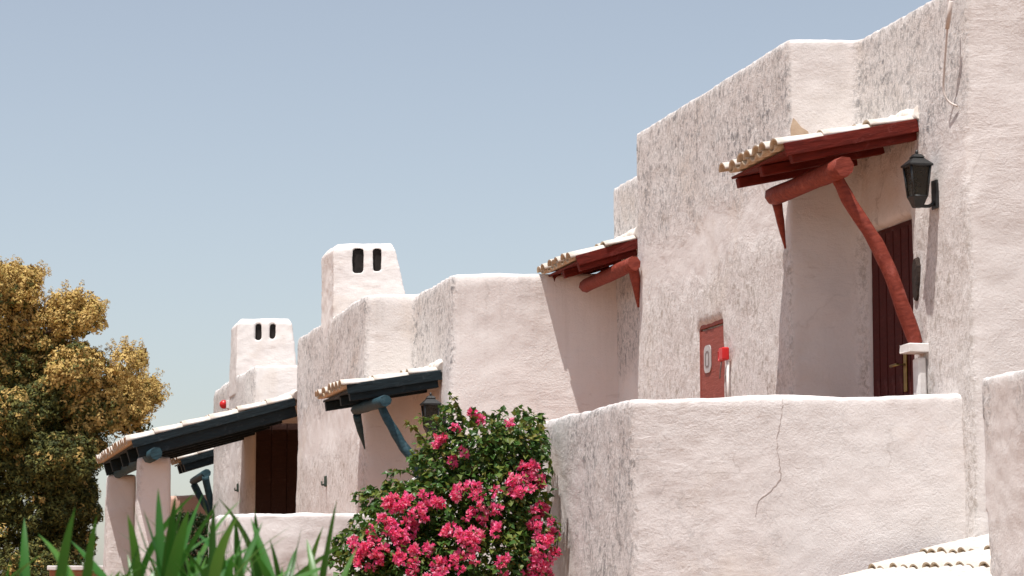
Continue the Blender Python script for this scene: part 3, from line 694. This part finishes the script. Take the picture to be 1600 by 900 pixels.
# cable down the near side wall
def wp(px, py, off): return onplane(px, py, c1 + OUT * off, OUT)
cr = empty('wall_cable', wp(1478, 160, 0.0), 'pale cable hanging down the tall wall near the plain corner', 'cable'); bpy.context.view_layer.update()
add_world_mesh('cable', tube('cable', curve([wp(1487, -20, 0.07), wp(1484, 5, 0.09), wp(1479, 60, 0.08), wp(1476, 100, 0.07), wp(1474, 135, 0.06), wp(1477, 150, 0.05), wp(1484, 160, 0.03), wp(1496, 166, 0.005)], 4), 0.0065, M_cable, 8), cr)
add_world_mesh('sleeve', tube('sleeve', [wp(1486, 2, 0.09), wp(1480, 45, 0.085)], 0.014, M_cable, 10), cr)
# small fittings on the farther walls
for (px, py, base, lab) in ((508, 752, a2, 'small dark green metal fitting on the middle house wall'), (371, 762, a3, 'small dark green metal fitting on the farther house wall')):
    p = onplane(px, py, base + OUT * 0.02, OUT)
    fr = empty('wall_fitting', None, lab, 'wall fitting', 'small wall fittings', frame(p, T, OUT, UP)); bpy.context.view_layer.update()
    box('back_plate', (0.05, 0.03, 0.11), M_green, fr, Matrix.Translation((0, -0.005, 0)), 0.01)
    link('hook', tube('hook', curve([(0, 0, -0.02), (0, 0.03, -0.04), (0, 0.035, 0.0)], 3), 0.008, M_green, 7), fr)
# red round fixture on the farther house
p = onplane(357, 632, a3 + OUT * 0.0, OUT)
fr = empty('wall_bell', None, 'small round red bell on the farther house wall', 'bell', None, frame(p, T, OUT, UP)); bpy.context.view_layer.update()
bm = bmesh.new(); bmesh.ops.create_uvsphere(bm, u_segments=16, v_segments=8, radius=0.06)
for v in bm.verts: v.co.y = max(v.co.y, -0.02)
bmesh.ops.translate(bm, vec=(0, 0.06, 0), verts=bm.verts); link('dome', bm_mesh('dome', bm, M_alarm, True), fr)
box('back_plate', (0.11, 0.05, 0.11), M_white, fr, Matrix.Translation((0, 0.01, 0)), 0.004)

# ------------------------------------------------------------------ foliage
def leaf_geo(L_, W_, fold=0.25, bend=0.15):
    """folded ovate leaf, tip along +x: 6 verts, 4 faces"""
    return [(0, 0, 0), (L_ * 0.42, W_ / 2, fold * W_), (L_, 0, -bend * L_), (L_ * 0.42, -W_ / 2, fold * W_), (L_ * 0.5, 0, 0.0)], [(0, 4, 1), (4, 2, 1), (0, 3, 4), (4, 3, 2)]
def rand_dir():
    z = random.uniform(-1, 1); q = random.uniform(0, 2 * math.pi); r = math.sqrt(1 - z * z); return Vector((r * math.cos(q), r * math.sin(q), z))
def orient(d, roll):
    d = d.normalized(); a = d.cross(UP); a = a.normalized() if a.length > 1e-3 else Vector((1, 0, 0)); b = a.cross(d)
    a2_ = a * math.cos(roll) + b * math.sin(roll); b2 = d.cross(a2_) * -1
    return Matrix(((d.x, a2_.x, b2.x), (d.y, a2_.y, b2.y), (d.z, a2_.z, b2.z)))
class Leaves:
    def __init__(s): s.V = []; s.F = []; s.m = []
    def add(s, p, d, roll, L_, W_, fold=0.25, bend=0.15, mi=0):
        g, f = leaf_geo(L_, W_, fold, bend); mx = orient(d, roll); o_ = len(s.V)
        s.V += [p + mx @ Vector(v) for v in g]; s.F += [tuple(i + o_ for i in t) for t in f]; s.m += [mi] * len(f)
    def build(s, name, mats): return mesh(name, s.V, s.F, mats, False, s.m)

# --- bougainvillea: lobes placed in space, leaves on shoots through them
base = P(700, 900, 17.75); base.z = 0
bo = empty('bougainvillea', base, 'bougainvillea bush with pink flowers spilling past the terrace wall', 'bush'); bpy.context.view_layer.update()
def loc_m(me): me.transform(bo.matrix_world.inverted()); return me
lobes = [  # px, py, Y, rx px, rz px, ry metres
    (800, 705, 18.0, 52, 55, 0.30), (745, 700, 17.9, 60, 50, 0.30), (690, 725, 17.9, 48, 48, 0.28), (825, 690, 18.15, 28, 42, 0.22),
    (640, 800, 17.7, 62, 48, 0.28), (600, 850, 17.6, 60, 50, 0.28), (700, 800, 17.75, 70, 70, 0.32), (770, 790, 17.8, 70, 75, 0.32),
    (825, 780, 17.95, 32, 85, 0.22), (825, 860, 17.75, 38, 60, 0.22), (740, 870, 17.6, 90, 60, 0.32), (650, 890, 17.55, 80, 50, 0.30),
    (560, 890, 17.55, 40, 35, 0.2), (700, 970, 17.6, 150, 70, 0.34), (620, 775, 17.8, 40, 22, 0.15), (700, 1080, 17.65, 120, 80, 0.34), (580, 782, 17.85, 26, 12, 0.1),
    (700, 660, 17.9, 18, 30, 0.08)]
lob3 = []
for px, py, Y, rx, rz_, ry in lobes:
    lob3.append((P(px, py, Y), rx * Y / F, ry, rz_ * Y / F))
LV = Leaves(); rnd = random.Random(3)
random.seed(3)
tot = sum(a * c for _, a, b, c in lob3)
for (c, a, b, h_) in lob3:
    n = int(19000 * a * h_ / tot)
    for k in range(n):
        d = rand_dir(); rr = (0.30 + 0.70 * random.random() ** 0.6) * (1 + 0.22 * noise.noise(c + d * 1.8))
        if noise.noise(Vector((c.x + d.x * a * 1, c.y + d.y * b, c.z + d.z * h_)) * 7.0) < -0.36: continue
        p = c + Vector((d.x * a, d.y * b, d.z * h_)) * rr
        dirn = (Vector((d.x, d.y - 0.25, d.z * 0.4 - 0.35)) + rand_dir() * 0.8)
        s = random.uniform(0.034, 0.060)
        LV.add(p, dirn, random.uniform(-0.9, 0.9), s * 1.15, s * 0.85, random.uniform(0.05, 0.3), random.uniform(0.0, 0.3), 1 if random.random() < (0.42 if d.z > 0.2 else 0.10) else 0)
# loose sprays
def spray(pix, Ys, nleaf, young=0.6):
    pts = curve([P(x, y, Y) for (x, y), Y in zip(pix, Ys)], 6)
    link('stem', loc_m(tube('stem', pts, lerp_list([0.008, 0.003], len(pts)), M_stem, 6)), bo)
    for k in range(nleaf):
        i = int(len(pts) * (0.15 + 0.85 * k / nleaf)); i = min(i, len(pts) - 2); t = (pts[i + 1] - pts[i]).normalized()
        d = t * 0.5 + rand_dir() * 0.9 + Vector((0, -0.2, -0.3)); s = random.uniform(0.03, 0.05)
        LV.add(pts[i] + rand_dir() * 0.012, d, random.uniform(-1, 1), s * 1.2, s * 0.85, 0.2, 0.2, 1 if random.random() < young else 0)
spray([(725, 690), (722, 655), (715, 632), (703, 618)], [17.9, 17.85, 17.8, 17.78], 34)
spray([(680, 720), (665, 690), (648, 670), (634, 660)], [17.85, 17.8, 17.78, 17.76], 36, 0.9)
spray([(690, 700), (678, 680), (668, 664)], [17.85, 17.8, 17.8], 20, 0.8)
spray([(650, 745), (632, 735), (618, 738), (606, 742)], [17.8] * 4, 26, 0.2)
spray([(630, 785), (600, 772), (575, 768), (550, 772)], [17.8] * 4, 40, 0.15)
spray([(590, 850), (560, 830), (535, 835), (520, 848)], [17.6] * 4, 36, 0.2)
spray([(580, 870), (550, 862), (520, 858)], [17.55] * 3, 26, 0.4)
spray([(830, 660), (822, 645), (806, 640)], [18.0] * 3, 20, 0.2)
spray([(780, 680), (768, 655), (750, 645)], [18.0] * 3, 20, 0.5)
for a_ in ([(560, 880), (535, 872), (512, 880)], [(610, 800), (585, 795), (560, 806), (545, 822)], [(845, 700), (858, 716), (862, 740)], [(850, 800), (866, 812), (872, 835), (870, 860)], [(700, 690), (690, 668), (672, 655), (655, 652)],
           [(640, 760), (615, 752), (598, 760)], [(760, 670), (775, 650), (790, 640)], [(820, 665), (838, 650), (848, 655)], [(560, 850), (540, 845), (526, 856), (518, 872)], [(735, 690), (742, 660), (735, 640)], [(690, 730), (660, 715), (640, 712)]):
    spray(a_, [17.72] * len(a_), 26, 0.35)
tag(link('foliage', loc_m(LV.build('foliage', [M_leaf, M_young])), bo), kind='stuff')
# woody stems
for k, (px, py) in enumerate(((620, 830), (680, 760), (740, 720), (800, 710), (825, 780), (760, 820))):
    t_ = P(px, py, 17.85); s0 = base + Vector((random.uniform(-0.08, 0.08), random.uniform(-0.08, 0.08), 0))
    mid = s0.lerp(t_, 0.5) + Vector((random.uniform(-.1, .1), random.uniform(-.05, .1), 0.1))
    link('stem', loc_m(tube('stem', curve([s0, mid, t_], 6), lerp_list([0.03, 0.008], 13), M_bark, 8)), bo)
# bract clusters: each one a part
flower = [(650, 790, 48, 24, 22), (610, 830, 42, 22, 17), (585, 865, 34, 26, 14), (640, 860, 28, 28, 8), (735, 768, 26, 18, 12), (748, 800, 26, 22, 9), (772, 800, 12, 34, 8), (752, 842, 28, 16, 11), (722, 845, 12, 18, 6),
          (815, 760, 22, 17, 10), (845, 755, 12, 14, 4), (832, 735, 18, 10, 5), (842, 810, 16, 22, 7), (862, 845, 11, 28, 10), (838, 862, 18, 28, 8), (720, 882, 40, 14, 9), (800, 885, 34, 14, 7), (700, 820, 10, 20, 4), (840, 893, 24, 10, 5),
          (684, 690, 12, 14, 4), (707, 668, 9, 9, 2), (758, 655, 8, 8, 1), (727, 714, 6, 7, 1), (708, 722, 6, 7, 1), (795, 660, 7, 6, 1), (732, 645, 6, 6, 1), (676, 890, 34, 16, 9), (560, 850, 20, 14, 3), (700, 865, 40, 30, 4), (855, 890, 10, 16, 4)]
def front_y(px, py):
    best = None; d = ray(px, py)
    for c, a, b, h_ in lob3:
        o_ = CAM - c; A = (d.x / a) ** 2 + (d.y / b) ** 2 + (d.z / h_) ** 2
        B = 2 * (o_.x * d.x / a ** 2 + o_.y * d.y / b ** 2 + o_.z * d.z / h_ ** 2); C_ = (o_.x / a) ** 2 + (o_.y / b) ** 2 + (o_.z / h_) ** 2 - 1
        D = B * B - 4 * A * C_
        if D > 0:
            t = (-B - math.sqrt(D)) / (2 * A); best = t if best is None else min(best, t)
    return (CAM + d * best).y if best else 17.75
for (px, py, rx, ry_, n) in flower:
    for k in range(max(1, round(n * (0.95 if (py > 770 and px < 690) or px > 810 else 0.68)))):
        q = random.uniform(0, 2 * math.pi); r = math.sqrt(random.random())
        x, y = px + rx * r * math.cos(q), py + ry_ * r * math.sin(q)
        c = P(x, y, front_y(x, y) - random.uniform(-0.02, 0.05)); BL = Leaves()
        for j in range(random.randint(8, 14)):
            d = rand_dir(); p = c + Vector((d.x, d.y, d.z * 1.3)) * random.uniform(0.004, 0.026)
            # three papery bracts in a whorl
            for w_ in range(3):
                dd = (d + rand_dir() * 0.9).normalized(); s = random.uniform(0.022, 0.034)
                BL.add(p, dd, random.uniform(-1.5, 1.5), s * 1.15, s * 0.95, 0.25, -0.2)
        link('flower_cluster', loc_m(BL.build('flower_cluster', [M_bract])), bo)

# --- strap-leaved shrubs in the foreground
def strap(name, L_, W_, bend, n=7):
    V = []; Fc = []
    for i in range(n + 1):
        f = i / n; w_ = W_ * math.sin(math.pi * (0.12 + 0.88 * f) ** 0.9) ** 0.75 if f < 1 else 0.0
        w_ = max(w_, 0.0006); x = L_ * f * (1 - 0.12 * bend * f); z = -bend * L_ * f * f * 0.5
        V += [(x, -w_ / 2, z + 0.12 * w_), (x, 0, z), (x, w_ / 2, z + 0.12 * w_)]
    for i in range(n):
        for k in range(2): a = i * 3 + k; Fc.append((a, a + 1, a + 4, a + 3))
    return mesh(name, V, Fc, M_olean, True)
straps = [strap('leaf', L_, W_, b_) for L_, W_, b_ in ((0.25, 0.021, 0.10), (0.30, 0.026, 0.45), (0.22, 0.019, -0.15), (0.27, 0.027, 0.8), (0.20, 0.017, 0.3), (0.24, 0.023, 1.1))]
def oleander(label, heads, Y, seed):
    rr = random.Random(seed); bx = sum(P(h[0], 900, Y).x for h in heads) / len(heads)
    root = empty('strap_leaf_shrub', (bx, Y, 0), label, 'shrub', 'strap-leaved shrubs in the foreground'); bpy.context.view_layer.update()
    for (px, py, n, spread) in heads:
        Yh = Y + rr.uniform(-0.35, 0.35); top = P(px, py, Yh) - root.location
        b0 = Vector((rr.uniform(-.15, .15), rr.uniform(-.1, .1), 0))
        pts = curve([b0, b0.lerp(top, 0.5) + Vector((rr.uniform(-.05, .05), 0, 0.05)), top], 5)
        link('stem', tube('stem', pts, lerp_list([0.014, 0.006], len(pts)), M_stem, 7), root)
        for k in range(n):
            f = k / n; t = pts[-1 - min(2, int(f * 3))]; hh = top - UP * (f * 0.22)
            q = k * 2.4 + rr.uniform(-.3, .3); el = R(80 - 58 * f * spread + rr.uniform(-16, 16))
            d = Vector((math.cos(q) * math.cos(el), math.sin(q) * math.cos(el), math.sin(el)))
            mx = orient(d, rr.uniform(-0.6, 0.6)).to_4x4()
            o_ = link('leaf', rr.choice(straps), root); s_ = rr.uniform(0.6, 1.12)
            o_.matrix_local = Matrix.Translation(hh) @ mx @ Matrix.Scale(s_, 4)
oleander('strap-leaved green shrub before the lit white column', [(255, 905, 26, 1.15), (215, 930, 22, 1.2), (300, 920, 26, 1.15), (235, 960, 18, 1.2), (330, 945, 20, 1.3), (350, 930, 22, 1.2), (275, 960, 18, 1.1), (375, 955, 16, 1.2)], 6.0, 4)
oleander('strap-leaved green shrub before the low rough terrace wall', [(405, 930, 20, 1.0), (440, 945, 18, 1.0), (375, 955, 16, 1.1), (475, 950, 16, 0.9), (502, 940, 10, 0.7)], 6.3, 5)
oleander('strap-leaved green shrub before the golden-tipped tree', [(0, 965, 16, 1.0), (40, 980, 15, 1.0), (88, 985, 14, 1.0), (132, 972, 14, 1.0), (172, 965, 14, 1.1), (-30, 990, 8, 1.0)], 5.8, 6)

# --- golden conifer
TY = 35.0
tb = P(-70, 900, TY); tb.z = 0
tr = empty('conifer_tree', tb, 'dense conifer tree with golden-brown tips and dark green inside', 'tree'); bpy.context.view_layer.update()
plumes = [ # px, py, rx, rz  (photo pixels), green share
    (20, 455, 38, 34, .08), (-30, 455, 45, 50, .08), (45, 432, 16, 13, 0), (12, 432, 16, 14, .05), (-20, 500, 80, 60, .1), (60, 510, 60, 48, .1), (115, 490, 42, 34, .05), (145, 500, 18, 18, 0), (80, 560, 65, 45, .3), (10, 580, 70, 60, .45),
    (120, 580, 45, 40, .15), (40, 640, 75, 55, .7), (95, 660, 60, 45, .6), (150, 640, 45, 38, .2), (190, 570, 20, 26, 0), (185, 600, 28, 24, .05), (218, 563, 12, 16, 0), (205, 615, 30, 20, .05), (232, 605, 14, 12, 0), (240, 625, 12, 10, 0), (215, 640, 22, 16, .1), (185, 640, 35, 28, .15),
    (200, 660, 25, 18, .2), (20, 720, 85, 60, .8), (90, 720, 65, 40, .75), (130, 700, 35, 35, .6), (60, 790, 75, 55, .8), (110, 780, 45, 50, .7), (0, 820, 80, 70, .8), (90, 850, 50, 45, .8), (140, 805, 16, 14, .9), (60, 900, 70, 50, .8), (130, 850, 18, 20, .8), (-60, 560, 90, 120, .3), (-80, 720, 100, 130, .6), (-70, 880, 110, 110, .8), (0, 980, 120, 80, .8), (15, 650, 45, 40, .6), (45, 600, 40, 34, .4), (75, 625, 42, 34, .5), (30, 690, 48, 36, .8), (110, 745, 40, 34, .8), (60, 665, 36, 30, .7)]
CR = Leaves(); random.seed(11)
def tuft(p, d, s, green):
    """cauliflower tip: many small scale sprays on a dome"""
    for j in range(20):
        dd = (d * 0.55 + rand_dir()).normalized(); q = p + dd * s * random.uniform(0.75, 1.05)
        L_ = s * random.uniform(0.45, 0.85); nrm = (dd + rand_dir() * 0.38).normalized()
        a_ = nrm.cross(rand_dir()).normalized(); b_ = nrm.cross(a_); o_ = len(CR.V)
        CR.V += [q - a_ * L_ * 0.5, q + b_ * L_ * 0.28, q + a_ * L_ * 0.6 + nrm * L_ * 0.25, q - b_ * L_ * 0.28]
        CR.F.append((o_, o_ + 1, o_ + 2, o_ + 3)); CR.m.append(green)
for (px, py, rx, rz_, gshare) in plumes:
    Yc = TY + random.uniform(-0.7, 0.7); c = P(px, py, Yc); a = rx * TY / F; h_ = rz_ * TY / F; b = (a + h_) * 0.45
    n = max(8, int(430 * (a * h_ + a * b) ** 1.0 / 0.9) ) if a > 0.2 else 14
    n = int(min(n, 130) * 2.9)
    link('limb', (lambda me: (me.transform(tr.matrix_world.inverted()), me)[1])(tube('limb', curve([Vector((tb.x, TY, max(0.6, c.z - 1.2 - a))), Vector((tb.x, TY, c.z)).lerp(c, 0.5) + Vector((0, 0.3, -0.25)), Vector((tb.x, TY, c.z)).lerp(c, 0.82) + Vector((0, 0.15, -0.08))], 5), lerp_list([0.05, 0.012], 11), M_bark, 6)), tr)
    for k in range(n):
        d = rand_dir(); rr = (0.25 + 0.75 * random.random() ** 0.5) * (1 + 0.34 * noise.noise(c * 3 + d * 2.6))
        p = c + Vector((d.x * a, d.y * b, d.z * h_)) * rr
        dd = (Vector((d.x, d.y, d.z)) + Vector((0.15, -0.1, 0.55))).normalized()
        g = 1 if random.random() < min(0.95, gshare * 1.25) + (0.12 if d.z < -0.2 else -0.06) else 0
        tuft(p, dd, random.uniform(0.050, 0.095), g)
for k in range(230):
    px, py, rx, rz_, gs = random.choice(plumes[:26]); q = random.uniform(-0.2, math.pi * 1.1); c = P(px + rx * 0.95 * math.cos(q), py - rz_ * 0.95 * math.sin(q), TY + random.uniform(-0.6, 0.6))
    d = Vector((math.cos(q), random.uniform(-0.5, 0.5), math.sin(q) + 0.5)).normalized()
    for j in range(4): tuft(c + d * 0.055 * j + rand_dir() * 0.015, d, 0.055 - 0.009 * j, 1 if random.random() < gs else 0)
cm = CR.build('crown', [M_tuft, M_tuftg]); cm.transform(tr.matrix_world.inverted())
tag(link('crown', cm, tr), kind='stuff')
link('trunk', tube('trunk', curve([(0, 0, 0), (0.05, 0, 1.5), (-0.05, 0, 3.2), (0.02, 0, 5.2)], 5), lerp_list([0.2, 0.14, 0.05], 16), M_bark, 12, 0.2), tr)

# --- dark bush added to fill the dark area below the far pink wall
hb = P(300, 840, 34.8); hb.z = 0
hd = empty('filler_bush', hb, 'added dark bush filling the dark area below the far pink wall', 'bush'); bpy.context.view_layer.update()
HL = Leaves(); hc = P(297, 850, 34.8) - hb
for k in range(3500):
    d = rand_dir(); p = hc + Vector((d.x * 0.42, d.y * 0.35, d.z * 0.42)) * (0.5 + 0.5 * random.random() ** 0.5) * (1 + 0.2 * noise.noise(d * 3))
    HL.add(p, d + rand_dir() * 0.8, random.uniform(-1, 1), 0.06, 0.035)
tag(link('foliage', HL.build('foliage', [M_filler]), hd), kind='stuff')
link('stem', tube('stem', [Vector((0, 0, 0)), Vector((0.03, 0, hc.z * 0.6)), hc], [0.05, 0.035, 0.02], M_bark, 8), hd)
